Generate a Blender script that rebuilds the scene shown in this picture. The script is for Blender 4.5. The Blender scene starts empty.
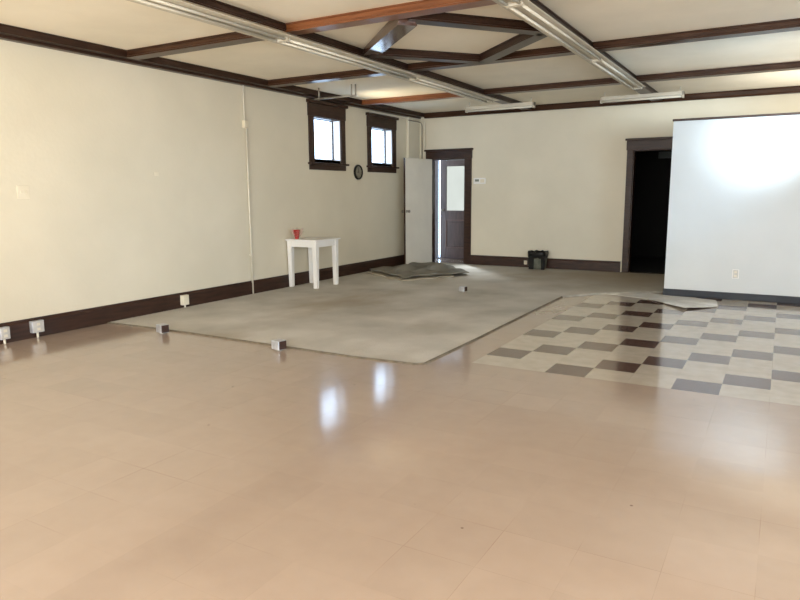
import bpy, bmesh, math, random
from mathutils import Vector, Matrix
random.seed(4)
scene = bpy.context.scene
COL = scene.collection
XL, YB, H = -6.284, 11.588, 2.87
XR, YR = 3.2, -3.6
XP, YP, HP = -1.31, 9.328, 2.255          # partition: left end, front face, height
S = 0.3048; TX, TY = -2.1205, 5.1496      # floor tile size and grid origin

# ------------------------------------------------------------------ materials
def new_mat(name):
    m = bpy.data.materials.new(name); m.use_nodes = True
    nt = m.node_tree; b = nt.nodes['Principled BSDF']
    return m, nt, b
def N(nt, t, **kw):
    n = nt.nodes.new(t)
    for k, v in kw.items(): setattr(n, k, v)
    return n
def setin(n, **kw):
    for k, v in kw.items(): n.inputs[k.replace('_', ' ')].default_value = v
def c4(c): return (c[0], c[1], c[2], 1)
def srgb(r, g, b):
    f = lambda u: (u/255/12.92) if u/255 <= .04045 else ((u/255+.055)/1.055)**2.4
    return (f(r), f(g), f(b))
def noisy(name, c1, c2, scale=4, rough=.6, detail=4, bump=0, bscale=60, stretch=(1,1,1), spec=.5, metal=0, lo=.35, hi=.65):
    m, nt, b = new_mat(name)
    tc = N(nt, 'ShaderNodeTexCoord'); mp = N(nt, 'ShaderNodeMapping'); mp.inputs['Scale'].default_value = stretch
    nt.links.new(tc.outputs['Object'], mp.inputs[0])
    n = N(nt, 'ShaderNodeTexNoise'); n.inputs['Scale'].default_value = scale; n.inputs['Detail'].default_value = detail
    nt.links.new(mp.outputs[0], n.inputs['Vector'])
    r = N(nt, 'ShaderNodeValToRGB'); r.color_ramp.elements[0].position = lo; r.color_ramp.elements[1].position = hi
    r.color_ramp.elements[0].color = c4(c1); r.color_ramp.elements[1].color = c4(c2)
    nt.links.new(n.outputs['Fac'], r.inputs[0]); nt.links.new(r.outputs[0], b.inputs['Base Color'])
    b.inputs['Roughness'].default_value = rough; b.inputs['Metallic'].default_value = metal
    b.inputs['Specular IOR Level'].default_value = spec
    if bump:
        n2 = N(nt, 'ShaderNodeTexNoise'); n2.inputs['Scale'].default_value = bscale
        nt.links.new(mp.outputs[0], n2.inputs['Vector'])
        bp = N(nt, 'ShaderNodeBump'); bp.inputs['Strength'].default_value = bump; bp.inputs['Distance'].default_value = .01
        nt.links.new(n2.outputs['Fac'], bp.inputs['Height']); nt.links.new(bp.outputs[0], b.inputs['Normal'])
    return m

M = {}
M['wall'] = noisy('wall_paint', (.61,.56,.435), (.66,.605,.475), scale=1.2, rough=.55, bump=.12, bscale=25)
M['wallcool'] = noisy('partition_paint', (.50,.53,.54), (.54,.57,.58), scale=1.2, rough=.5, bump=.08, bscale=25)
M['ceiling'] = noisy('ceiling_plaster', (.77,.70,.56), (.84,.765,.62), scale=1.5, rough=.8, bump=.15, bscale=18)
M['wood'] = noisy('dark_stained_wood', (.022,.010,.006), (.042,.019,.011), scale=3, rough=.4, stretch=(2,2,14), bump=.1, bscale=12, spec=.3)
M['woodX'] = noisy('dark_stained_beam_along', (.034,.016,.009), (.060,.027,.014), scale=3, rough=.28, stretch=(1.2,16,16), spec=.2)
M['woodY'] = noisy('dark_stained_beam_across', (.022,.011,.007), (.038,.018,.011), scale=3, rough=.3, stretch=(16,1.2,16), spec=.22)
M['gloss'] = noisy('polished_dark_beam', (.06,.03,.022), (.10,.055,.04), scale=3, rough=.13, stretch=(9,9,9))
M['redwood'] = noisy('reddish_stained_beam', (.13,.042,.014), (.20,.070,.024), scale=3, rough=.28, stretch=(1.2,16,16))
M['base'] = noisy('baseboard_wood', (.022,.010,.006), (.045,.019,.011), scale=2, rough=.4, stretch=(4,1.5,16), spec=.35)
M['doorwood'] = noisy('brown_door_wood', (.05,.032,.03), (.085,.055,.05), scale=3, rough=.45, stretch=(12,12,1.5))
M['white'] = noisy('white_paint', (.74,.73,.70), (.80,.79,.76), scale=3, rough=.45)
M['doorwhite'] = noisy('door_white_paint', (.66,.62,.53), (.72,.68,.58), scale=2, rough=.4)
M['fixture'] = noisy('fixture_enamel', (.47,.43,.34), (.52,.475,.38), scale=3, rough=.4)
M['tube'] = noisy('lamp_tube_glass', (.58,.55,.46), (.64,.6,.5), scale=3, rough=.25)
M['plate'] = noisy('ivory_plate', (.66,.60,.46), (.72,.66,.52), scale=5, rough=.35)
M['metal'] = noisy('grey_metal', (.42,.43,.45), (.60,.61,.63), scale=20, rough=.35, metal=.5)
M['cover'] = noisy('dull_cover_plate', (.42,.41,.39), (.52,.51,.48), scale=12, rough=.4)
M['pipe'] = noisy('painted_pipe', (.60,.56,.45), (.66,.61,.50), scale=6, rough=.4)
M['pipegrey'] = noisy('grey_pipe', (.22,.20,.17), (.30,.27,.22), scale=6, rough=.4, metal=.3)
M['black'] = noisy('black_plastic', (.005,.005,.005), (.012,.012,.011), scale=9, rough=.4, spec=.2)
M['navy'] = noisy('black_rubber_base', (.006,.009,.014), (.012,.016,.024), scale=4, rough=.45, spec=.25)
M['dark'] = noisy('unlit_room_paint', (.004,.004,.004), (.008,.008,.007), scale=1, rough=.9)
M['dimpanel'] = noisy('dim_green_glass', (.03,.042,.036), (.045,.06,.05), scale=3, rough=.4)
M['red'] = noisy('red_plastic', (.30,.008,.008), (.42,.015,.012), scale=12, rough=.35)
M['clockface'] = noisy('clock_face', (.16,.15,.11), (.22,.20,.15), scale=8, rough=.4)
M['strip'] = noisy('metal_edging', (.40,.38,.33), (.60,.57,.5), scale=14, rough=.35, metal=.4)
M['bag'] = noisy('grey_green_bin_side', (.06,.065,.045), (.12,.125,.09), scale=12, rough=.4)
M['vinyl'] = noisy('pale_vinyl_sheet', (.70,.66,.58), (.80,.76,.69), scale=5, rough=.15)
M['exterior'] = noisy('outside_paint', (.75,.76,.78), (.82,.83,.85), scale=2, rough=.7)

def pink_wrap():
    m, nt, b = new_mat('pink_cellophane')
    n = N(nt, 'ShaderNodeTexNoise'); n.inputs['Scale'].default_value = 30
    r = N(nt, 'ShaderNodeValToRGB'); r.color_ramp.elements[0].color = (.55,.22,.2,1); r.color_ramp.elements[1].color = (.75,.45,.4,1)
    nt.links.new(n.outputs['Fac'], r.inputs[0]); nt.links.new(r.outputs[0], b.inputs['Base Color'])
    b.inputs['Alpha'].default_value = .22; b.inputs['Roughness'].default_value = .2
    return m
M['pink'] = pink_wrap()

def glass(name, tint, gloss=.08, diffuse=0):
    m = bpy.data.materials.new(name); m.use_nodes = True; nt = m.node_tree; nt.nodes.clear()
    o = N(nt, 'ShaderNodeOutputMaterial'); t = N(nt, 'ShaderNodeBsdfTransparent'); g = N(nt, 'ShaderNodeBsdfGlossy'); mx = N(nt, 'ShaderNodeMixShader')
    n = N(nt, 'ShaderNodeTexNoise'); n.inputs['Scale'].default_value = 2.5
    r = N(nt, 'ShaderNodeValToRGB'); r.color_ramp.elements[0].color = c4([x*.85 for x in tint]); r.color_ramp.elements[1].color = c4(tint)
    nt.links.new(n.outputs['Fac'], r.inputs[0]); nt.links.new(r.outputs[0], t.inputs['Color'])
    g.inputs['Roughness'].default_value = .05; mx.inputs[0].default_value = gloss
    nt.links.new(t.outputs[0], mx.inputs[1]); nt.links.new(g.outputs[0], mx.inputs[2]); nt.links.new(mx.outputs[0], o.inputs[0])
    return m
M['glass'] = glass('window_glass', (.93,.95,.98))
M['frosted'] = glass('frosted_door_glass', (.41,.375,.325), .04)

def floor_mat():
    m, nt, b = new_mat('vinyl_tile_floor')
    L = nt.links.new
    tc = N(nt, 'ShaderNodeTexCoord'); sx = N(nt, 'ShaderNodeSeparateXYZ'); L(tc.outputs['Object'], sx.inputs[0])
    def math_(op, a, bb=None, cc=None):
        n = N(nt, 'ShaderNodeMath', operation=op)
        for k, v in enumerate((a, bb, cc)):
            if v is None: continue
            if isinstance(v, (int, float)): n.inputs[k].default_value = v
            else: L(v, n.inputs[k])
        return n.outputs[0]
    u = math_('DIVIDE', math_('SUBTRACT', sx.outputs['X'], TX), S)
    v = math_('DIVIDE', math_('SUBTRACT', sx.outputs['Y'], TY), S)
    i = math_('FLOOR', u); j = math_('FLOOR', v)
    d = math_('SUBTRACT', i, j)
    md = math_('FLOORED_MODULO', d, 3.0)
    dark = math_('LESS_THAN', md, .5)
    dark = math_('MULTIPLY', dark, math_('MAXIMUM', math_('LESS_THAN', j, 11.5), math_('GREATER_THAN', i, 3.5)))
    region = math_('MULTIPLY', math_('GREATER_THAN', u, 0.0), math_('GREATER_THAN', v, -1.0))
    # per tile random value
    cv = N(nt, 'ShaderNodeCombineXYZ'); L(i, cv.inputs[0]); L(j, cv.inputs[1])
    wn = N(nt, 'ShaderNodeTexWhiteNoise', noise_dimensions='2D'); L(cv.outputs[0], wn.inputs['Vector'])
    # base colours with broad mottling
    n1 = N(nt, 'ShaderNodeTexNoise'); setin(n1, Scale=.7, Detail=5.0); L(tc.outputs['Object'], n1.inputs['Vector'])
    n2 = N(nt, 'ShaderNodeTexNoise'); setin(n2, Scale=9.0, Detail=6.0); L(tc.outputs['Object'], n2.inputs['Vector'])
    def ramp(src, a, bcol, lo=.3, hi=.7):
        r = N(nt, 'ShaderNodeValToRGB'); r.color_ramp.elements[0].position = lo; r.color_ramp.elements[1].position = hi
        r.color_ramp.elements[0].color = c4(a); r.color_ramp.elements[1].color = c4(bcol); L(src, r.inputs[0]); return r.outputs[0]
    def mix(f, a, bcol, blend='MIX'):
        n = N(nt, 'ShaderNodeMix', data_type='RGBA', blend_type=blend)
        if isinstance(f, (int, float)): n.inputs[0].default_value = f
        else: L(f, n.inputs[0])
        for k, q in ((6, a), (7, bcol)):
            if isinstance(q, tuple): n.inputs[k].default_value = c4(q)
            else: L(q, n.inputs[k])
        return n.outputs[2]
    peach = ramp(n1.outputs['Fac'], (.345,.263,.205), (.41,.32,.255))
    peach = mix(.12, peach, ramp(n2.outputs['Fac'], (.30,.22,.155), (.45,.35,.265)))
    cream = ramp(n2.outputs['Fac'], (.43,.375,.30), (.50,.44,.36))
    brown = ramp(n2.outputs['Fac'], (.070,.036,.028), (.105,.055,.043))
    tv = ramp(wn.outputs['Value'], (.965,.965,.965), (1.02,1.02,1.02), 0, 1)
    chk = mix(dark, cream, brown)
    colr = mix(region, peach, chk)
    colr = mix(1.0, colr, tv, 'MULTIPLY')
    # seams
    fu = math_('ABSOLUTE', math_('SUBTRACT', math_('FRACT', u), .5)); fv = math_('ABSOLUTE', math_('SUBTRACT', math_('FRACT', v), .5))
    seam = math_('GREATER_THAN', math_('MAXIMUM', fu, fv), .4955)
    n3 = N(nt, 'ShaderNodeTexNoise'); setin(n3, Scale=1.6, Detail=3.0); L(tc.outputs['Object'], n3.inputs['Vector'])
    vis = N(nt, 'ShaderNodeMapRange'); L(n3.outputs['Fac'], vis.inputs[0]); vis.inputs[1].default_value = .48; vis.inputs[2].default_value = .68; vis.inputs[3].default_value = .02; vis.inputs[4].default_value = .55
    colr = mix(math_('MULTIPLY', seam, vis.outputs[0]), colr, (.22,.13,.08))
    # specks of grit
    vo = N(nt, 'ShaderNodeTexVoronoi'); setin(vo, Scale=3.2); L(tc.outputs['Object'], vo.inputs['Vector'])
    speck = math_('LESS_THAN', vo.outputs['Distance'], .022)
    colr = mix(math_('MULTIPLY', speck, .7), colr, (.10,.06,.04))
    L(colr, b.inputs['Base Color'])
    rr = N(nt, 'ShaderNodeMapRange'); L(n2.outputs['Fac'], rr.inputs[0]); rr.inputs[3].default_value = .07; rr.inputs[4].default_value = .15
    L(rr.outputs[0], b.inputs['Roughness'])
    b.inputs['Specular IOR Level'].default_value = .62
    b.inputs['Coat Weight'].default_value = .35; b.inputs['Coat Roughness'].default_value = .27
    # gentle undulation, tile to tile
    n4 = N(nt, 'ShaderNodeTexNoise'); setin(n4, Scale=2.2, Detail=2.0); L(tc.outputs['Object'], n4.inputs['Vector'])
    hh = math_('ADD', math_('MULTIPLY', n4.outputs['Fac'], 1.0), math_('MULTIPLY', seam, -.12))
    bp = N(nt, 'ShaderNodeBump'); setin(bp, Strength=.25, Distance=.006); L(hh, bp.inputs['Height']); L(bp.outputs[0], b.inputs['Normal'])
    return m
M['floor'] = floor_mat()

def carpet_mat(name, c1, c2, stain):
    m, nt, b = new_mat(name); L = nt.links.new
    tc = N(nt, 'ShaderNodeTexCoord')
    def nz(scale, detail, lo, hi, st=(1,1,1)):
        mp = N(nt, 'ShaderNodeMapping'); mp.inputs['Scale'].default_value = st; L(tc.outputs['Object'], mp.inputs[0])
        n = N(nt, 'ShaderNodeTexNoise'); setin(n, Scale=scale, Detail=detail); L(mp.outputs[0], n.inputs['Vector'])
        r = N(nt, 'ShaderNodeMapRange'); L(n.outputs['Fac'], r.inputs[0]); r.inputs[1].default_value = lo; r.inputs[2].default_value = hi
        return r.outputs[0], n
    f1, _ = nz(1.3, 8.0, .3, .7); f2, _ = nz(.9, 6.0, .50, .75, (1,.55,1)); f3, n3 = nz(90, 2.0, .2, .8)
    def mix(f, a, bb, bl='MIX'):
        n = N(nt, 'ShaderNodeMix', data_type='RGBA', blend_type=bl)
        if isinstance(f, float): n.inputs[0].default_value = f
        else: L(f, n.inputs[0])
        for k, q in ((6, a), (7, bb)):
            if isinstance(q, tuple): n.inputs[k].default_value = c4(q)
            else: L(q, n.inputs[k])
        return n.outputs[2]
    c = mix(f1, c1, c2); c = mix(f2, c, stain)
    if name == 'worn_carpet':
        vd = N(nt, 'ShaderNodeVectorMath', operation='DISTANCE'); L(tc.outputs['Object'], vd.inputs[0]); vd.inputs[1].default_value = (-2.2, 10.9, 0)
        mr = N(nt, 'ShaderNodeMapRange'); L(vd.outputs['Value'], mr.inputs[0]); mr.inputs[1].default_value = 2.3; mr.inputs[2].default_value = .5; mr.inputs[4].default_value = .75
        c = mix(mr.outputs[0], c, (.30,.225,.14))
    
    g = mix(f3, (.82,.82,.82), (1.1,1.1,1.1)); c = mix(1.0, c, g, 'MULTIPLY')
    L(c, b.inputs['Base Color']); b.inputs['Roughness'].default_value = .95; b.inputs['Specular IOR Level'].default_value = .1
    bp = N(nt, 'ShaderNodeBump'); setin(bp, Strength=.5, Distance=.008); L(n3.outputs['Fac'], bp.inputs['Height']); L(bp.outputs[0], b.inputs['Normal'])
    return m
M['carpet'] = carpet_mat('worn_carpet', (.43,.405,.35), (.64,.605,.54), (.36,.30,.22))
M['rug'] = carpet_mat('grey_carpet_offcut', (.165,.155,.128), (.25,.235,.195), (.11,.10,.075))
M['edge_shade'] = noisy('carpet_edge_shade', (.10,.08,.055), (.16,.13,.09), scale=20, rough=.8)  # dark colour for the shadow gap along the carpet edge
M['backing'] = noisy('carpet_backing', (.36,.32,.24), (.44,.39,.3), scale=10, rough=.9)

# ------------------------------------------------------------------ mesh helpers
class MB:
    def __init__(s): s.bm = bmesh.new()
    def box(s, x0, x1, y0, y1, z0, z1):
        vs = [s.bm.verts.new(p) for p in ((x0,y0,z0),(x1,y0,z0),(x1,y1,z0),(x0,y1,z0),(x0,y0,z1),(x1,y0,z1),(x1,y1,z1),(x0,y1,z1))]
        for f in ((3,2,1,0),(4,5,6,7),(0,1,5,4),(1,2,6,5),(2,3,7,6),(3,0,4,7)): s.bm.faces.new([vs[k] for k in f])
        return s
    def frustum(s, c, w0, d0, w1, d1, z0, z1):
        x, y = c; vs = []
        for (w, d, z) in ((w0, d0, z0), (w1, d1, z1)):
            for sx, sy in ((-1,-1),(1,-1),(1,1),(-1,1)): vs.append(s.bm.verts.new((x+sx*w/2, y+sy*d/2, z)))
        for f in ((3,2,1,0),(4,5,6,7),(0,1,5,4),(1,2,6,5),(2,3,7,6),(3,0,4,7)): s.bm.faces.new([vs[k] for k in f])
        return s
    def tube(s, pts, r, seg=12):
        pts = [Vector(p) for p in pts]; rings = []
        for k, p in enumerate(pts):
            t = (pts[min(k+1, len(pts)-1)] - pts[max(k-1, 0)]).normalized()
            a = t.orthogonal() if k == 0 else (rings_a - t*rings_a.dot(t))
            a.normalize(); rings_a = a; bb = t.cross(a)
            rings.append([s.bm.verts.new(p + (a*math.cos(q) + bb*math.sin(q))*r) for q in (2*math.pi*i/seg for i in range(seg))])
        for A, B in zip(rings, rings[1:]):
            for i in range(seg): s.bm.faces.new((A[i], A[(i+1)%seg], B[(i+1)%seg], B[i]))
        s.bm.faces.new(rings[0][::-1]); s.bm.faces.new(rings[-1])
        return s
    def lathe(s, prof, seg=32, axis='z', c=(0,0,0)):
        rings = []
        for r, h in prof:
            ring = []
            for i in range(seg):
                a = 2*math.pi*i/seg; p = (r*math.cos(a), r*math.sin(a), h)
                if axis == 'x': p = (h, p[0], p[1])
                elif axis == 'y': p = (p[0], h, p[1])
                ring.append(s.bm.verts.new((c[0]+p[0], c[1]+p[1], c[2]+p[2])))
            rings.append(ring)
        for A, B in zip(rings, rings[1:]):
            for i in range(seg): s.bm.faces.new((A[i], A[(i+1)%seg], B[(i+1)%seg], B[i]))
        s.bm.faces.new(rings[0][::-1]); s.bm.faces.new(rings[-1])
        return s
    def extrude(s, prof, p0, p1, side):
        """closed profile [(offset along side, z)] swept straight from p0 to p1"""
        p0, p1, side = Vector(p0), Vector(p1), Vector(side); up = Vector((0,0,1))
        A = [s.bm.verts.new(p0 + side*a + up*z) for a, z in prof]; B = [s.bm.verts.new(p1 + side*a + up*z) for a, z in prof]
        n = len(prof)
        for i in range(n): s.bm.faces.new((A[i], A[(i+1)%n], B[(i+1)%n], B[i]))
        s.bm.faces.new(A[::-1]); s.bm.faces.new(B)
        return s
    def build(s, name, mat, parent=None, bevel=0, smooth=False, origin=None):
        bmesh.ops.recalc_face_normals(s.bm, faces=s.bm.faces)
        if origin is not None:
            bmesh.ops.translate(s.bm, verts=s.bm.verts, vec=-Vector(origin))
        me = bpy.data.meshes.new(name); s.bm.to_mesh(me); s.bm.free(); me.materials.append(mat)
        o = bpy.data.objects.new(name, me); COL.objects.link(o)
        if origin is not None: o.location = origin
        if parent is not None: o.parent = parent
        if smooth:
            for p in me.polygons: p.use_smooth = True
        if bevel:
            md = o.modifiers.new('bevel', 'BEVEL'); md.width = bevel; md.segments = 2; md.limit_method = 'ANGLE'
        return o
def tag(o, label, cat, group=None):
    o['label'] = label; o['category'] = cat
    if group: o['group'] = group
    return o
def thing(name, label, cat, loc=(0,0,0), rz=0, group=None):
    o = bpy.data.objects.new(name, None); COL.objects.link(o); o.location = loc; o.rotation_euler = (0,0,rz)
    o.empty_display_size = .1
    return tag(o, label, cat, group)
def struct(o): o['kind'] = 'structure'; return o
def dup(root, loc, label=None):
    r = root.copy(); COL.objects.link(r); r.location = loc
    if label: r['label'] = label
    for ch in list(root.children):
        c = ch.copy(); COL.objects.link(c); c.parent = r
        for g in ch.children:
            d = g.copy(); COL.objects.link(d); d.parent = c
    return r

# ------------------------------------------------------------------ room shell
def wall_with_holes(axis, t0, t1, a0, a1, z0, z1, holes):
    mb = MB(); aa = sorted({a0, a1, *[h[0] for h in holes], *[h[1] for h in holes]}); zz = sorted({z0, z1, *[h[2] for h in holes], *[h[3] for h in holes]})
    for p, q in zip(aa, aa[1:]):
        for r, s in zip(zz, zz[1:]):
            if any(h[0] <= p and q <= h[1] and h[2] <= r and s <= h[3] for h in holes): continue
            if axis == 'x': mb.box(t0, t1, p, q, r, s)
            else: mb.box(p, q, t0, t1, r, s)
    bmesh.ops.remove_doubles(mb.bm, verts=mb.bm.verts, dist=1e-5)
    # interior faces between cells
    seen = {}
    for f in mb.bm.faces: seen.setdefault(tuple(round(x, 4) for x in f.calc_center_median()), []).append(f)
    dead = [f for k in seen.values() if len(k) > 1 for f in k]
    bmesh.ops.delete(mb.bm, geom=dead, context='FACES_ONLY')
    return mb
struct(MB().box(XL-.3, XR+.2, YR-.2, 16, -.12, 0).build('floor', M['floor']))
struct(MB().box(XL-.3, XR+.2, YR-.2, YB+.15, H, H+.12).build('ceiling', M['ceiling']))
W1 = (8.28, 8.985, 1.885, 2.525); W2 = (9.91, 10.62, 1.885, 2.50)
struct(wall_with_holes('x', XL-.2, XL, YR-.2, YB+.15, 0, H, [W1, W2]).build('wall_left', M['wall']))
D1 = (-5.98, -5.26, 0, 2.0); D3 = (-2.22, -1.41, 0, 2.04)
struct(wall_with_holes('y', YB, YB+.15, XL, XR, 0, H, [D1, D3]).build('wall_back', M['wall']))
RW = [(-5.2,-2.6,.7,2.4), (-1.6,1.0,.7,2.4)]
struct(wall_with_holes('y', YR-.2, YR, XL, XR, 0, H, RW).build('wall_rear', M['wall']))
RS = [(6.2,7.8,.9,2.4), (0.5,2.5,.9,2.4)]
struct(wall_with_holes('x', XR, XR+.2, YR-.2, YB+.15, 0, H, RS).build('wall_right', M['wall']))
# partition room built out on the right, lower than the ceiling
mb = MB(); mb.box(XP, XR, YP, YP+.12, 0, HP); mb.box(XP, XP+.12, YP+.12, YB, 0, HP)
struct(mb.build('wall_partition', M['wallcool']))
mb = MB(); mb.box(XP-.012, XR, YP-.02, YP+.14, HP, HP+.028); mb.box(XP-.012, XP+.14, YP+.14, YB, HP, HP+.028)
struct(mb.build('trim_1', M['base'], bevel=.004))
mb = MB(); mb.box(XP-.01, XR, YP-.014, YP, 0, .09); mb.box(XP-.01, XP, YP, YB-.03, 0, .09)
struct(mb.build('baseboard_partition', M['navy'], bevel=.004))

# baseboards with a small cap moulding
BP = [(0,0), (.022,0), (.022,.16), (.014,.175), (.014,.193), (0,.193)]
struct(MB().extrude(BP, (XL, YR, 0), (XL, 11.15, 0), (1,0,0)).build('baseboard_left', M['base']))
mb = MB()
mb.extrude(BP, (-5.12, YB, 0), (-2.345, YB, 0), (0,-1,0))
struct(mb.build('baseboard_back', M['base']))

# pipe chase filling the far left corner
struct(MB().box(XL, XL+.06, 11.15, YB, 0, H).build('wall_chase', M['wall'], bevel=.008))

# crown: dark box cornice with a step near its foot
CR = [(0,2.775), (.075,2.775), (.085,2.782), (.085,2.792), (.09,2.80), (.175,2.80), (.18,2.806), (.18,2.855), (.195,H), (0,H)]
CB = [(0,2.772), (.06,2.772), (.068,2.785), (.06,2.80), (.06,2.85), (.075,H), (0,H)]
struct(MB().extrude(CR, (XL, YR, 0), (XL, YB, 0), (1,0,0)).build('trim_2', M['woodY']))
struct(MB().extrude(CB, (XL+.19, YB, 0), (XR, YB, 0), (0,-1,0)).build('trim_3', M['woodX']))

# beams
def beam(name, p0, p1, w, mat, zb=2.795):
    d = (Vector(p1)-Vector(p0)); d.z = 0; side = Vector((-d.y, d.x, 0)).normalized()
    h = w/2
    prof = [(-h,zb), (h,zb), (h,zb+.014), (h-.012,zb+.020), (h-.012,H-.014), (h,H-.010), (h,H), (-h,H), (-h,H-.010), (-h+.012,H-.014), (-h+.012,zb+.020), (-h,zb+.014)]
    return struct(MB().extrude(prof, p0, p1, side).build(name, mat))
XB1, XB2 = -4.045, -1.89
k = 4
for xb in (XB1, XB2):
    beam('trim_%d' % k, (xb, YR, 0), (xb, YB-.06, 0), .17, M['woodY']); k += 1
for yb, mats in ((-1.8, 'XXX'), (.43,'XXX'), (2.68,'XXX'), (4.93, 'XRX'), (7.14, 'XXX'), (9.43, 'RXX')):
    for (xa, xc), mt in zip(((XL+.18, XB1-.085), (XB1+.085, XB2-.085), (XB2+.085, XR)), mats):
        beam('trim_%d' % k, (xa, yb, 0), (xc, yb, 0), .15, M['redwood'] if mt == 'R' else M['woodX']); k += 1
# diamond of diagonal beams in one ceiling bay
dl, dr, dt, db = (-3.87, 6.13), (-2.0, 6.13), (-2.84, 5.07), (-3.02, 7.10)
for a, b2 in ((dl, dt), (dt, dr), (dr, db), (db, dl)):
    if (a, b2) == (dl, dt):     # this one has sagged at its nearer end
        d_ = (Vector(b2)-Vector(a)).normalized(); sd = Vector((-d_.y, d_.x, 0))
        struct(MB().extrude([(-.085,2.798), (.085,2.798), (.085,2.812), (.075,2.816), (.075,H+.06), (-.075,H+.06), (-.075,2.816), (-.085,2.812)],
            (a[0], a[1], 0), (b2[0], b2[1], -.042), sd).build('trim_%d' % k, M['gloss'])); k += 1; continue
    beam('trim_%d' % k, (a[0], a[1], 0), (b2[0], b2[1], 0), .14, M['woodY'], 2.79); k += 1

# ------------------------------------------------------------------ windows in the left wall
def window(n, y0, y1, z0, z1, headtop, capy):
    mb = MB(); t = .022; cw = .125
    mb.box(XL, XL+t, y0-cw, y0, z0-.05, z1+.01); mb.box(XL, XL+t, y1, y1+cw, z0-.05, z1+.01)
    mb.box(XL, XL+t+.006, y0-cw-.01, y1+cw+.01, z1, headtop-.045)
    mb.box(XL, XL+t+.04, y0-cw-.035, y1+cw+.035, headtop-.045, headtop)
    mb.box(XL, XL+t+.045, y0-cw-.03, y1+cw+.03, z0-.075, z0-.045)        # stool
    mb.box(XL, XL+t, y0-cw, y1+cw, z0-.155, z0-.075)                    # apron
    # jamb lining
    mb.box(XL-.12, XL, y0, y1, z0-.045, z0+.004); mb.box(XL-.12, XL, y0, y1, z1-.012, z1)
    o = struct(mb.build('window_%d' % n, M['wood'], bevel=.003))
    j = MB(); j.box(XL-.20, XL, y0, y0+.012, z0, z1); j.box(XL-.20, XL-.002, y1-.012, y1, z0, z1); j.build('jamb_lining', M['exterior'], o)
    s = MB(); xs = XL-.12; r = .02
    s.box(xs-.03, xs, y0, y0+r, z0, z1); s.box(xs-.03, xs, y1-r, y1, z0, z1); s.box(xs-.03, xs, y0, y1, z0, z0+.022); s.box(xs-.03, xs, y0, y1, z1-r, z1)
    s.build('sash', M['wood'], o, bevel=.002)
    MB().box(xs-.017, xs-.013, y0+r, y1-r, z0+.022, z1-r).build('glass_pane', M['glass'], o)
window(1, *W1, 2.762, 0); window(2, *W2, 2.725, 0)

# rear and right windows, behind and beside the camera
n = 3
for (a0, a1, z0, z1) in RW:
    mb = MB()
    mb.box(a0-.1, a0, YR, YR+.02, z0-.1, z1+.1); mb.box(a1, a1+.1, YR, YR+.02, z0-.1, z1+.1)
    mb.box(a0, a1, YR, YR+.02, z1, z1+.1); mb.box(a0, a1, YR, YR+.02, z0-.1, z0)
    o = struct(mb.build('window_%d' % n, M['wood'], bevel=.003)); n += 1
    MB().box(a0, a1, YR-.1, YR-.095, z0, z1).build('glass_pane', M['glass'], o)
for (a0, a1, z0, z1) in RS:
    mb = MB()
    mb.box(XR-.02, XR, a0-.1, a0, z0-.1, z1+.1); mb.box(XR-.02, XR, a1, a1+.1, z0-.1, z1+.1)
    mb.box(XR-.02, XR, a0, a1, z1, z1+.1); mb.box(XR-.02, XR, a0, a1, z0-.1, z0)
    o = struct(mb.build('window_%d' % n, M['wood'], bevel=.003)); n += 1
    MB().box(XR+.095, XR+.1, a0, a1, z0, z1).build('glass_pane', M['glass'], o)

# ------------------------------------------------------------------ door 1: casing, open white leaf
def casing(name, x0, x1, zt, cw_l, cw_r, headtop):
    mb = MB(); t = .024
    mb.box(x0-cw_l, x0, YB-t, YB, 0, zt+.01); mb.box(x1, x1+cw_r, YB-t, YB, 0, zt+.01)
    mb.box(x0-cw_l-.01, x1+cw_r+.01, YB-t-.006, YB, zt, headtop-.035)
    mb.box(x0-cw_l-.03, x1+cw_r+(.03 if cw_r > .1 else .0), YB-t-.035, YB, headtop-.035, headtop)
    mb.box(x0, x0+.015, YB, YB+.15, 0, zt); mb.box(x1-.015, x1, YB, YB+.15, 0, zt); mb.box(x0, x1, YB, YB+.15, zt-.015, zt)
    return struct(mb.build(name, M['wood'], bevel=.004))
casing('door_1', D1[0], D1[1], 2.0, .09, .14, 2.185)
casing('door_3', D3[0], D3[1], 2.04, .10, .088, 2.23)

leaf = thing('white_door', 'flat white interior door standing wide open against the far left corner', 'door', (-5.955, 11.555, .0015))
Lw = .86
a = Vector((-6.065-(-5.955), 10.70-11.555, 0)); leaf.rotation_euler = (0, 0, math.atan2(a.y, a.x))
MB().box(0, a.length, -.018, .018, .012, 2.0).build('door_panel', M['doorwhite'], leaf, bevel=.003)
MB().box(a.length, a.length+.004, -.018, .018, .012, 2.0).build('door_edge', M['wood'], leaf)
for sgn in (1, -1):
    kb = MB(); kb.lathe([(.004,0),(.026,.001),(.026,.006),(.010,.010),(.010,.035),(.024,.045),(.028,.058),(.022,.070),(.006,.074)] if sgn > 0 else [(.004,0),(.026,-.001),(.026,-.006),(.010,-.010),(.010,-.035),(.024,-.045),(.028,-.058),(.022,-.070),(.006,-.074)], 20, 'y', (a.length-.035, sgn*.018, 1.03))
    kb.build('door_knob', M['pipegrey'], leaf, smooth=True)
for z in (.25, 1.0, 1.75):
    MB().tube([(-.004, .016, z-.045), (-.004, .016, z+.045)], .007, 8).build('hinge', M['pipegrey'], leaf)

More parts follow.
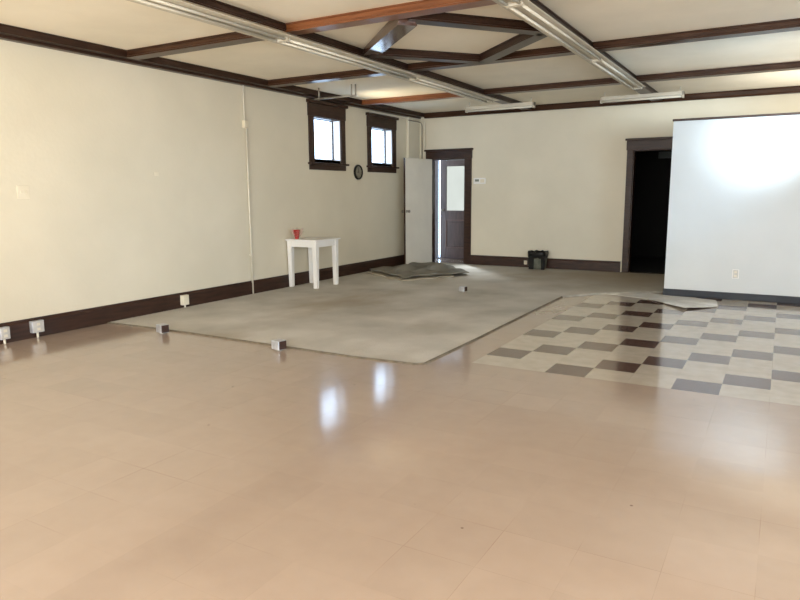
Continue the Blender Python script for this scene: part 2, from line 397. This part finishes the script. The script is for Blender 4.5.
# vestibule beyond door 1 with exterior door
VX0, VX1, VY = -6.75, -5.0, 12.42
mb = MB(); mb.box(VX0-.1, VX0, YB+.15, VY+.1, 0, 2.5); mb.box(VX1, VX1+.1, YB+.15, VY+.1, 0, 2.5); mb.box(VX0, VX1, YB+.15, VY+.1, 2.4, 2.5)
struct(mb.build('wall_vestibule', M['white']))
ex0, ex1 = -6.20, -5.30
mb = MB()
mb.box(VX0, -6.26, VY, VY+.08, 0, 2.4); mb.box(ex1, VX1, VY, VY+.08, 0, 2.4); mb.box(-6.26, ex1, VY, VY+.08, 2.09, 2.4)
mb.box(-6.26, ex1, VY+.02, VY+.06, 2.022, 2.045); mb.box(VX0, VX1, VY-.03, VY+.10, 0, .02)
struct(mb.build('trim_70', M['doorwood'], bevel=.003))
o = struct(MB().box(-6.26, ex1, VY+.05, VY+.056, 2.045, 2.09).build('window_9', M['glass']))
o = struct(MB().box(-6.26, ex0, VY+.05, VY+.056, 0, 2.012).build('window_8', M['glass']))
ed = thing('exterior_door', 'dark brown entry door with frosted glass upper light, beyond the doorway', 'door', ((ex0+ex1)/2, VY+.03, .012))
hw = (ex1-ex0)/2 - .002; gx0, gx1, gz0, gz1 = -hw+.135, hw-.135, .99, 1.885
px0, px1, pz0, pz1 = gx0, gx1, .22, .80
mb = MB()
for (x0, x1, z0, z1) in ((-hw,gx0,.01,2.008),(gx1,hw,.01,2.008),(gx0,gx1,gz1,2.008),(gx0,gx1,pz1,gz0),(gx0,gx1,.01,pz0)):
    mb.box(x0, x1, -.02, .02, z0, z1)
mb.build('door_frame', M['doorwood'], ed, bevel=.004)
MB().box(gx0, gx1, -.003, .003, gz0, gz1).build('glass_pane', M['frosted'], ed)
mb = MB(); mb.box(px0, px1, -.004, .008, pz0, pz1); mb.frustum(((px0+px1)/2, -.008), px1-px0-.1, .02, px1-px0-.1, .02, pz0+.05, pz1-.05)
mb.build('lower_panel', M['doorwood'], ed, bevel=.006)
mb = MB()
for (x0,x1,z0,z1) in ((px0,px1,pz1-.012,pz1),(px0,px1,pz0,pz0+.012),(px0,px0+.012,pz0,pz1),(px1-.012,px1,pz0,pz1)): mb.box(x0,x1,-.026,-.004,z0,z1)
mb.build('panel_moulding', noisy('panel_moulding_wood', (.12,.07,.055), (.16,.09,.07), rough=.4), ed)
MB().lathe([(.004,0),(.024,-.001),(.024,-.006),(.009,-.01),(.009,-.03),(.024,-.045),(.02,-.06),(.005,-.064)], 18, 'y', (gx0-.07, -.02, 1.0)).build('door_knob', M['pipegrey'], ed, smooth=True)

# unlit hall beyond door 3
hx0, hx1, hy = -3.4, -.2, 14.6
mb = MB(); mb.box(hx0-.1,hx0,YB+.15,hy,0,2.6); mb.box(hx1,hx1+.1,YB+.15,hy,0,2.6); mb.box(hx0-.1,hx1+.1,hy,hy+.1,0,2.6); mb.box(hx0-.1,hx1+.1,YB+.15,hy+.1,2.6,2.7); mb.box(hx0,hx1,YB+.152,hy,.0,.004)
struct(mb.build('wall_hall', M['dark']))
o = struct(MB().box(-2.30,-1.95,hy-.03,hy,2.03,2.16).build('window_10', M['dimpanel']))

# ------------------------------------------------------------------ carpet
def poly_slab(pts, z0, z1):
    mb = MB(); A = [mb.bm.verts.new((x,y,z0)) for x,y in pts]; B = [mb.bm.verts.new((x,y,z1)) for x,y in pts]; n = len(pts)
    for i in range(n): mb.bm.faces.new((A[i],A[(i+1)%n],B[(i+1)%n],B[i]))
    mb.bm.faces.new(A[::-1]); mb.bm.faces.new(B); return mb
front = [(-6.255,4.50),(-5.7,4.535),(-5.06,4.545),(-4.4,4.53),(-3.75,4.53),(-3.06,4.515),(-2.50,4.56),(-2.435,4.61)]
rightside = [(-2.43,5.73),(-2.445,7.22),(-2.45,8.52),(-2.36,8.66),(-2.19,8.92),(-1.78,9.26),(-1.35,9.60)]
cp = front + rightside + [(-1.35, YB-.0), (-1.41,YB+.02),(-2.22,YB+.02),(-2.34,YB-.03),(-5.10,YB-.03),(-5.26,YB+.02),(-5.97,YB+.02),(-6.1,YB-.03),(-6.21,11.55),(-6.21,11.14),(-6.26,11.14)]
carpet = tag(poly_slab(cp, 0, .012).build('carpet', M['carpet'], bevel=.003), 'worn grey-beige carpet covering the far left half of the tiled floor', 'carpet')
mb = MB()
for p, q in zip(rightside[2:], rightside[3:]):
    p, q = Vector((*p,0)), Vector((*q,0)); d = (q-p).normalized(); sd = Vector((-d.y, d.x, 0))
    mb.extrude([(-.028,.0),(.018,.0),(.018,.015),(0,.018),(-.022,.006)], p, q, sd)
mb.build('edging_strip', M['strip'], carpet)
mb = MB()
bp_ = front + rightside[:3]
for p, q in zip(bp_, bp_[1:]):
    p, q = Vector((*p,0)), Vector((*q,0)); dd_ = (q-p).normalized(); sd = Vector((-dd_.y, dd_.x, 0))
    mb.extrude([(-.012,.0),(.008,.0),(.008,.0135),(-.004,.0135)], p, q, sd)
mb.build('edge_shade_strip', M['edge_shade'], carpet)  # added dark strip, draws the shadow gap at the front and right edges

# loose pale sheet on the checker tiles, its front corner curled
sh = [(-1.98,8.99),(-1.43,8.86),(-1.17,8.53),(-.935,8.25),(-.76,8.43),(-.60,8.64),(-.63,8.95),(-.66,9.10),(-.93,9.22),(-1.20,9.27),(-1.33,9.30),(-1.50,9.38),(-1.62,9.34)]
mb = MB(); bm = mb.bm; cx = sum(p[0] for p in sh)/len(sh); cy = sum(p[1] for p in sh)/len(sh)
def shz(x, y): return .004 + .016*max(0, min(1, (8.75-y)/.5)) + .006*max(0, math.sin(x*9+y*5))
lay = []
for off in (0, .003):
    c = bm.verts.new((cx, cy, shz(cx,cy)+off)); lay.append((c, [bm.verts.new((x,y,shz(x,y)+off)) for x,y in sh]))
n_ = len(sh)
for i in range(n_):
    bm.faces.new((lay[1][0], lay[1][1][i], lay[1][1][(i+1)%n_])); bm.faces.new((lay[0][0], lay[0][1][(i+1)%n_], lay[0][1][i]))
    bm.faces.new((lay[0][1][i], lay[0][1][(i+1)%n_], lay[1][1][(i+1)%n_], lay[1][1][i]))
tag(mb.build('vinyl_sheet', M['vinyl']), 'loose pale vinyl sheet lying on the checkered tiles at the foot of the partition', 'vinyl sheet')

# ------------------------------------------------------------------ rumpled carpet offcuts by the open door
def offcut(name, corners, z0, amp, seed, mat, label, nx=34, ny=26, thick=.012):
    rnd = random.Random(seed); ph = [rnd.uniform(0, 6.28) for _ in range(6)]
    P = [Vector((*c, 0)) for c in corners]; mb = MB(); g = []
    for i in range(nx+1):
        row = []
        for j in range(ny+1):
            u, v = i/nx, j/ny
            p = P[0]*(1-u)*(1-v) + P[1]*u*(1-v) + P[2]*u*v + P[3]*(1-u)*v
            e = min(u, 1-u, v, 1-v)
            w = (math.sin(u*13+ph[0]+v*3) * math.sin(v*7+ph[1]) + .6*math.sin(u*23+v*9+ph[2]) + .5*math.sin(v*19-u*6+ph[3]))
            z = z0 + amp*(.55+.45*w)*min(1, e*5+.25)
            p = p + Vector((.03*math.sin(v*17+ph[4]), .03*math.sin(u*15+ph[5]), 0))
            row.append(mb.bm.verts.new((p.x, p.y, max(z, z0))))
        g.append(row)
    for i in range(nx):
        for j in range(ny): mb.bm.faces.new((g[i][j], g[i+1][j], g[i+1][j+1], g[i][j+1]))
    o = mb.build(name, mat, smooth=True)
    md = o.modifiers.new('thick', 'SOLIDIFY'); md.thickness = thick; md.offset = 1
    return tag(o, label, 'carpet piece')
offcut('carpet_offcut', [(-6.15,9.50),(-5.05,8.82),(-4.62,9.72),(-5.75,10.68)], .0135, .010, 3, M['backing'], 'flat pale-edged carpet offcut at the bottom of the pile beside the white door')
offcut('carpet_offcut', [(-6.20,9.62),(-5.12,8.95),(-4.42,10.02),(-5.55,11.15)], .046, .08, 8, M['rug'], 'rumpled dark grey carpet offcut heaped at the foot of the white door')

# ------------------------------------------------------------------ table and what stands on it
tb = thing('side_table', 'small square white wooden table against the left wall', 'table', (-6.0, 7.82, .0015))
MB().box(-.28, .29, -.29, .31, .695, .715).build('tabletop', M['white'], tb, bevel=.004)
mb = MB(); mb.box(-.235,.215,-.262,-.244,.605,.695); mb.box(-.235,.215,.262,.28,.605,.695); mb.box(-.262,-.244,-.24,.26,.605,.695); mb.box(.232,.25,-.24,.26,.605,.695)
mb.build('apron', M['white'], tb, bevel=.002)
for lx in (-.225, .225):
    for ly in (-.235, .25):
        MB().frustum((lx, ly), .058, .058, .075, .075, .012, .695).build('leg', M['white'], tb, bevel=.004)
cup = thing('red_cup', 'small dark red cup in crumpled pink wrapping on the white table', 'cup', (-6.155, 7.66, .7165))
MB().lathe([(.026,0),(.028,.002),(.048,.125),(.051,.128),(.049,.131),(.045,.125),(.026,.006),(.002,.005)], 24, c=(-.01,0,0)).build('cup_body', M['red'], cup, smooth=True)
mb = MB(); rr = random.Random(2)
for kk in range(11):
    an = kk/11*6.28+rr.uniform(-.2,.2); r0 = .035; r1 = rr.uniform(.07,.10); z1 = rr.uniform(.10,.165)
    w = .28
    p = [Vector((math.cos(an-w)*r0, math.sin(an-w)*r0, .02)), Vector((math.cos(an+w)*r0, math.sin(an+w)*r0, .02)), Vector((math.cos(an+w*.8)*r1, math.sin(an+w*.8)*r1, z1)), Vector((math.cos(an)*(r1*.8), math.sin(an)*(r1*.8), z1+.02)), Vector((math.cos(an-w*.8)*r1, math.sin(an-w*.8)*r1, z1*.9))]
    mb.bm.faces.new([mb.bm.verts.new((max(q.x,-.12), q.y, q.z)) for q in p])
mb.build('wrapping', M['pink'], cup)

# ------------------------------------------------------------------ wall fittings
ck = thing('wall_clock', 'round wall clock with dark rim between the two small windows', 'clock', (XL, 9.48, 1.72))
MB().lathe([(.02,0),(.125,.001),(.125,.02),(.118,.032),(.104,.034),(.098,.022),(.097,.015),(.005,.0151)], 40, 'x').build('rim', M['black'], ck, smooth=False)
MB().lathe([(.005,.014),(.097,.0145),(.097,.0175),(.005,.018)], 40, 'x').build('clock_face', M['clockface'], ck)
mb = MB(); mb.box(.019,.021,-.004,.004,-.01,.075); mb.box(.019,.021,-.055,.01,-.004,.004); mb.build('hands', M['black'], ck)
for q in range(12):
    an = q*math.pi/6; MB().box(.0178,.0195,math.sin(an)*.083-.004,math.sin(an)*.083+.004,math.cos(an)*.083-.004,math.cos(an)*.083+.004).build('hour_mark', M['black'], ck)

sw = thing('light_switch', 'ivory double light switch plate on the left wall', 'light switch', (XL, 3.725, 1.405))
MB().box(0,.007,-.06,.06,-.062,.062).build('switch_plate', M['plate'], sw, bevel=.003)
for yy in (-.024,.024): MB().box(.007,.017,yy-.006,yy+.006,-.012,.012).build('toggle', M['plate'], sw, bevel=.002)

def wall_outlet(label, loc, rz=0, w=.11, h=.115, mat='metal', stub=True, depth=.05):
    o = thing('outlet_box', label, 'outlet', loc, rz)
    MB().box(0, depth, -w/2, w/2, -h/2, h/2).build('box_body', M[mat], o, bevel=.004)
    MB().box(depth, depth+.004, -w/2+.008, w/2-.008, -h/2+.006, h/2-.006).build('cover_plate', M['plate'] if mat == 'plate' else M['cover'], o, bevel=.001)
    for zz in (-.024,.024):
        MB().box(depth+.004, depth+.0055, -.016,.016, zz-.013, zz+.013).build('socket', M['plate'] if mat == 'plate' else M['pipe'], o)
    if stub: MB().tube([(depth*.5,0,-h/2), (depth*.5,0,-loc[2]+.002)], .011, 10).build('conduit_stub', M['pipe'], o)
    return o
wall_outlet('grey outlet box on the dark baseboard with a short pipe, second from the left edge', (XL+.022, 3.705, .112), w=.12, h=.115)
wall_outlet('pale outlet box on the dark baseboard cut by the left edge of the view', (XL+.022, 3.385, .105), w=.09, h=.115)
wall_outlet('ivory outlet box on the baseboard nearer the upright wall pipe', (XL+.022, 5.56, .105), w=.095, h=.12, mat='plate')
bo = wall_outlet('small pale outlet on the far baseboard beside the black waste bin', (-4.02, YB-.022, .10), rz=-math.pi/2, w=.06, h=.07, mat='plate', stub=False, depth=.012)
po = wall_outlet('white wall outlet low on the bright partition wall', (-.47, YP, .33), rz=-math.pi/2, w=.075, h=.115, mat='white', stub=False, depth=.006)

th = thing('thermostat', 'small white thermostat on the far wall right of the entry doorway', 'thermostat', (-4.955, YB, 1.58))
MB().box(-.12,.12,-.028,0,-.055,.055).build('thermostat_body', M['white'], th, bevel=.006)
MB().box(-.085,-.005,-.031,-.028,-.012,.03).build('display', noisy('grey_display', (.16,.18,.14), (.2,.22,.17), rough=.3), th)
MB().box(.02,.10,-.031,-.028,-.03,.03).build('cover', M['plate'], th, bevel=.001)

pk = MB().box(0,.004,-.03,.03,-.02,.02).build('wall_patch', M['plate'], bevel=.001); pk.location = (XL, 5.30, 1.607)
pk = tag(pk, 'tiny filled patch on the left wall right of the light switch', 'wall patch')

pp = thing('wall_conduit', 'thin cream conduit running up the left wall from floor to cornice', 'pipe', (XL, 6.78, 0))
MB().tube([(.020,.012,.002),(.020,.012,2.24)], .013, 12).build('lower_pipe', M['pipe'], pp, smooth=True)
MB().tube([(.020,-.012,2.32),(.020,-.012,2.775)], .011, 12).build('upper_pipe', M['pipe'], pp, smooth=True)
MB().box(0,.045,-.035,.04,2.235,2.33).build('junction_box', M['plate'], pp, bevel=.004)
for z in (.55, 1.55):
    MB().box(0,.036,-.008,.032,z-.012,z+.012).build('clamp', M['pipe'], pp, bevel=.003)

def arc(p, q, r, n=8):  # quarter bend helper between straight runs, p corner, q=(dir_in, dir_out)
    a, b2 = Vector(q[0]), Vector(q[1]); c = Vector(p) - a*r + b2*r
    return [c - b2*r*math.cos(t) + a*r*math.sin(t) for t in (math.pi/2*i/n for i in range(n+1))]
c1 = [Vector((-6.255, 10.52, 2.735)), Vector((-6.255, 11.05, 2.742)), Vector((-6.195, 11.15, 2.745))] + arc((-6.195, 11.545, 2.748), ((0,1,0),(0.95,0,-.31)), .05) + [Vector((-6.10,11.548,2.715)), Vector((-6.095,11.55,2.67)), Vector((-6.095,11.552,2.187))]
tag(MB().tube(c1, .010, 10).build('corner_conduit', M['pipe'], smooth=True), 'painted conduit under the cornice bending down to the doorway head, outer of the pair', 'pipe')
c2 = [Vector((-6.225, 11.14, 2.715)), Vector((-6.205, 11.20, 2.712)), Vector((-6.205, 11.48, 2.712)), Vector((-6.185,11.55,2.70)), Vector((-6.16,11.558,2.66)), Vector((-6.16,11.56,2.0))]
tag(MB().tube(c2, .010, 10).build('corner_conduit', M['pipegrey'], smooth=True), 'darker thin conduit in the far left corner, inner of the pair dropping behind the door', 'pipe')

hb = thing('hanging_pipe', 'grey pipe hung under the ceiling on short rods in front of the first small window', 'pipe', (-5.34, 7.95, H))
for dx, dy in ((-.01,0),(.045,.02)): MB().tube([(dx,dy,0),(dx,dy,-.165)], .011, 10).build('hanger_rod', M['pipegrey'], hb, smooth=True)
MB().tube([(-.59,.02,0),(-.59,.02,-.17)], .011, 10).build('hanger_rod', M['pipegrey'], hb, smooth=True)
MB().tube([(.05,.01,-.155),(-.66,.02,-.15)], .013, 10).build('pipe', M['pipegrey'], hb, smooth=True)

# ------------------------------------------------------------------ floor outlet boxes
def floor_box(label, x, y, rz, s=1):
    o = thing('floor_outlet', label, 'floor outlet', (x, y, .012 if y > 4.6 else 0), rz, 'metal floor outlets')
    MB().lathe([(.02,0),(.032*s,.001),(.032*s,.012),(.025*s,.016),(.005,.016)], 20).build('base_collar', M['pipegrey'], o)
    MB().box(-.050*s,.055*s,-.045*s,.045*s,.014,.095*s).build('housing', M['metal'], o, bevel=.006)
    MB().box(.055*s,.060*s,-.039*s,.039*s,.018,.092*s).build('shaded_side_plate', M['base'], o, bevel=.001)  # dark plate over the whole side, its shade put into the colour
    MB().box(-.055*s,-.050*s,-.034*s,.034*s,.022,.088*s).build('back_plate', M['metal'], o, bevel=.001)
    return o
floor_box('grey metal floor outlet box on the carpet edge nearest the left wall', -5.30, 4.42, math.radians(-14))
floor_box('grey metal floor outlet box at the middle of the front carpet edge', -3.80, 4.42, math.radians(-12), 1.0)
floor_box('small pale floor outlet box out in the middle of the carpet', -3.76, 8.25, math.radians(-8), .85)

# ------------------------------------------------------------------ waste bin
wb = thing('waste_bin', 'black waste bin with a folded liner against the far wall baseboard', 'waste bin', (-3.735, 11.40, .0135))
MB().frustum((0,0), .25, .21, .29, .25, 0, .27).build('bin_body', M['bag'], wb, bevel=.02)
mb = MB()
segs = 28; rings = []
for r_, z in ((1.0,.20),(1.08,.235),(1.12,.29),(1.06,.318),(.90,.312),(.84,.25)):
    ring = []
    for i in range(segs):
        an = 2*math.pi*i/segs; k_ = max(abs(math.cos(an)), abs(math.sin(an)))**.75
        rx = .150*r_*math.cos(an)/k_; ry = .128*r_*math.sin(an)/k_
        ring.append(mb.bm.verts.new((rx, ry, z + .012*math.sin(i*2.3+z*40))))
    rings.append(ring)
for A, B in zip(rings, rings[1:]):
    for i in range(segs): mb.bm.faces.new((A[i],A[(i+1)%segs],B[(i+1)%segs],B[i]))
mb.bm.faces.new(rings[-1])
mb.build('liner', M['black'], wb, smooth=True)
MB().frustum((-.085,-.118), .09, .01, .11, .02, .0, .25).build('dark_side_fold', M['black'], wb, bevel=.003)
MB().frustum((.125,-.10), .06, .03, .07, .05, .0, .24).build('side_fold', M['black'], wb, bevel=.003)

# ------------------------------------------------------------------ fluorescent lights under the beams
def strip_light(label, x, y, w, group, length=2.43, zt=2.795, two=True):
    o = thing('fluorescent_light', label, 'ceiling light', (x, y, zt), 0, group)
    hl = length/2; h = w/2
    # reflector pan with drooping wings
    MB().extrude([(-h,-.050),(-h+.008,-.056),(-.02,-.046),(.02,-.046),(h-.008,-.056),(h,-.050),(.05,0),(-.05,0)], (0,-hl,0), (0,hl,0), (1,0,0)).build('reflector', M['fixture'], o)
    MB().box(-.014,.014,-hl+.01,hl-.01,-.056,-.040).build('channel', M['fixture'], o, bevel=.002)
    for tx in ((-.075,.0) if not two else (-.048,.048)):
        MB().tube([(tx,-hl+.03,-.062),(tx,hl-.03,-.062)], .012, 12).build('lamp_tube', M['tube'], o, smooth=True)
    for yy in (-hl+.012, hl-.012):
        MB().box(-.07,.07,yy-.008,yy+.008,-.074,-.045).build('end_cap', M['fixture'], o, bevel=.003)
    return o
GL = 'strip lights under the left long beam'; GR = 'strip lights under the right long beam'
for xx, w, g, nm in ((-4.01, .31, GL, 'left'), (-1.825, .23, GR, 'right')):
    for yc, wh in ((8.53,'farthest'), (6.09,'middle'), (3.65,'nearest')):
        strip_light('long white fluorescent strip under the %s long ceiling beam, %s of its row' % (nm, wh), xx, yc - (.10 if (yc > 8 and g == GR) else 0), w, g, length=(2.24 if (yc > 8 and g == GR) else 2.43))
def short_light(label, x0, x1, y):
    o = thing('fluorescent_light', label, 'ceiling light', ((x0+x1)/2, y, 2.80), 0, 'short strip lights along the far wall')
    h = (x1-x0)/2
    MB().box(-h,h,-.045,.045,-.055,.0).build('channel', M['fixture'], o, bevel=.006)
    MB().tube([(-h+.03,-.02,-.072),(h-.03,-.02,-.072)], .017, 12).build('lamp_tube', M['tube'], o, smooth=True)
    for xx in (-h+.012, h-.012): MB().box(xx-.012,xx+.012,-.045,.03,-.093,-.0).build('end_cap', M['fixture'], o, bevel=.003)
    for xx in (-h+.06, h-.06): MB().tube([(xx,0,0),(xx,0,H-2.80)], .006, 8).build('hanger_rod', M['fixture'], o)
short_light('short white fluorescent strip hung before the far wall, above left of the thermostat', -4.80, -3.595, 10.6)
short_light('short white fluorescent strip hung before the far wall, above the dark doorway', -2.565, -1.375, 10.65)

# ------------------------------------------------------------------ light
w = bpy.data.worlds.new('World'); scene.world = w; w.use_nodes = True
bg = w.node_tree.nodes['Background']; bg.inputs[0].default_value = (.62,.80,1.0,1); bg.inputs[1].default_value = 9.0
def area(name, loc, target, sx, sy, power, col):
    l = bpy.data.lights.new(name, 'AREA'); l.shape = 'RECTANGLE'; l.size = sx; l.size_y = sy; l.energy = power; l.color = col
    o = bpy.data.objects.new(name, l); COL.objects.link(o); o.location = loc
    o.rotation_euler = (Vector(target)-Vector(loc)).to_track_quat('-Z', 'Y').to_euler(); return o
def spot(name, loc, target, power, col, angle, blend, radius):
    l = bpy.data.lights.new(name, 'SPOT'); l.energy = power; l.color = col; l.spot_size = math.radians(angle); l.spot_blend = blend; l.shadow_soft_size = radius
    o = bpy.data.objects.new(name, l); COL.objects.link(o); o.location = loc
    o.rotation_euler = (Vector(target)-Vector(loc)).to_track_quat('-Z', 'Y').to_euler(); return o
area('window_light', (-1.5, YR+.15, 1.6), (-2.2, 8, 1.2), 7.0, 1.9, 630, (1.0,.95,.87))
area('window_light', (XR-.15, 1.0, 1.6), (-6, 3.0, 1.2), 5.0, 1.6, 250, (1.0,.95,.88))
area('window_light', (XR-.15, 6.9, 1.6), (-4, 9.0, 1.4), 2.4, 1.6, 40, (.94,.97,1.0))
spot('window_glow', (0.6, 6.4, 2.2), (-1.55, YP, 2.25), 165, (.34,.66,1.0), 62, .5, .3)
spot('window_glow', (0.9, 7.2, 2.1), (-.28, YP, 2.0), 560, (.80,.93,1.0), 33, 1.0, .15)
area('inner_ceiling_fill', (.5, 10.3, 1.9), (.35, 10.2, H), 1.6, 1.2, 30, (1.0,.97,.90))  # added unseen lamp, brightens the ceiling and upper wall behind the partition
spot('ceiling_fill', (.9, 7.6, 1.7), (.2, 8.5, H), 60, (1.0,.95,.85), 80, 1.0, .2)  # added fill with no source there, lifts the ceiling near the partition
spot('ceiling_fill', (-3.2, .2, .4), (-5.4, 3.2, H), 330, (1.0,.90,.72), 80, 1.0, .4)  # added uplight, no real lamp, brightens the left part of the ceiling
spot('wall_fill', (2.6, 3.2, 1.0), (-6.28, 5.4, .45), 460, (.40,.66,1.0), 30, 1.0, .3)  # added cool fill, no real lamp, tints the lower left wall
spot('sill_glow', (-6.0, 8.75, 1.95), (-5.2, 9.15, H), 70, (1.0,.86,.6), 75, 1.0, .15)
spot('door_glow', (-5.95, 12.3, 1.75), (-4.5, 10.85, 0), 380, (.85,.93,1.0), 40, 1.0, .1)
area('vestibule_light', (-5.9, 12.1, 2.3), (-5.9, 12.1, 0), .9, .4, 4, (.8,.9,1.0))

# ------------------------------------------------------------------ camera
f, hc, yaw, pit, rol = 660.2179, 1.3813, -0.5237, 0.1618, 0.0066
cy_, sy_ = math.cos(yaw), math.sin(yaw)
fw = Vector((sy_*math.cos(pit), cy_*math.cos(pit), -math.sin(pit))); r = Vector((cy_, -sy_, 0)); d = fw.cross(r)
r2 = r*math.cos(rol) + d*math.sin(rol); d2 = -r*math.sin(rol) + d*math.cos(rol)
cam = bpy.data.cameras.new('camera'); co = bpy.data.objects.new('camera', cam); COL.objects.link(co)
mt = Matrix((r2, -d2, -fw)).transposed().to_4x4(); mt.translation = Vector((0,0,hc)); co.matrix_world = mt
cam.sensor_width = 36; cam.lens = f/800*36; cam.clip_start = .05; cam.clip_end = 200
scene.camera = co
scene.view_settings.view_transform = 'Standard'; scene.view_settings.look = 'None'
scene.view_settings.exposure = -.08
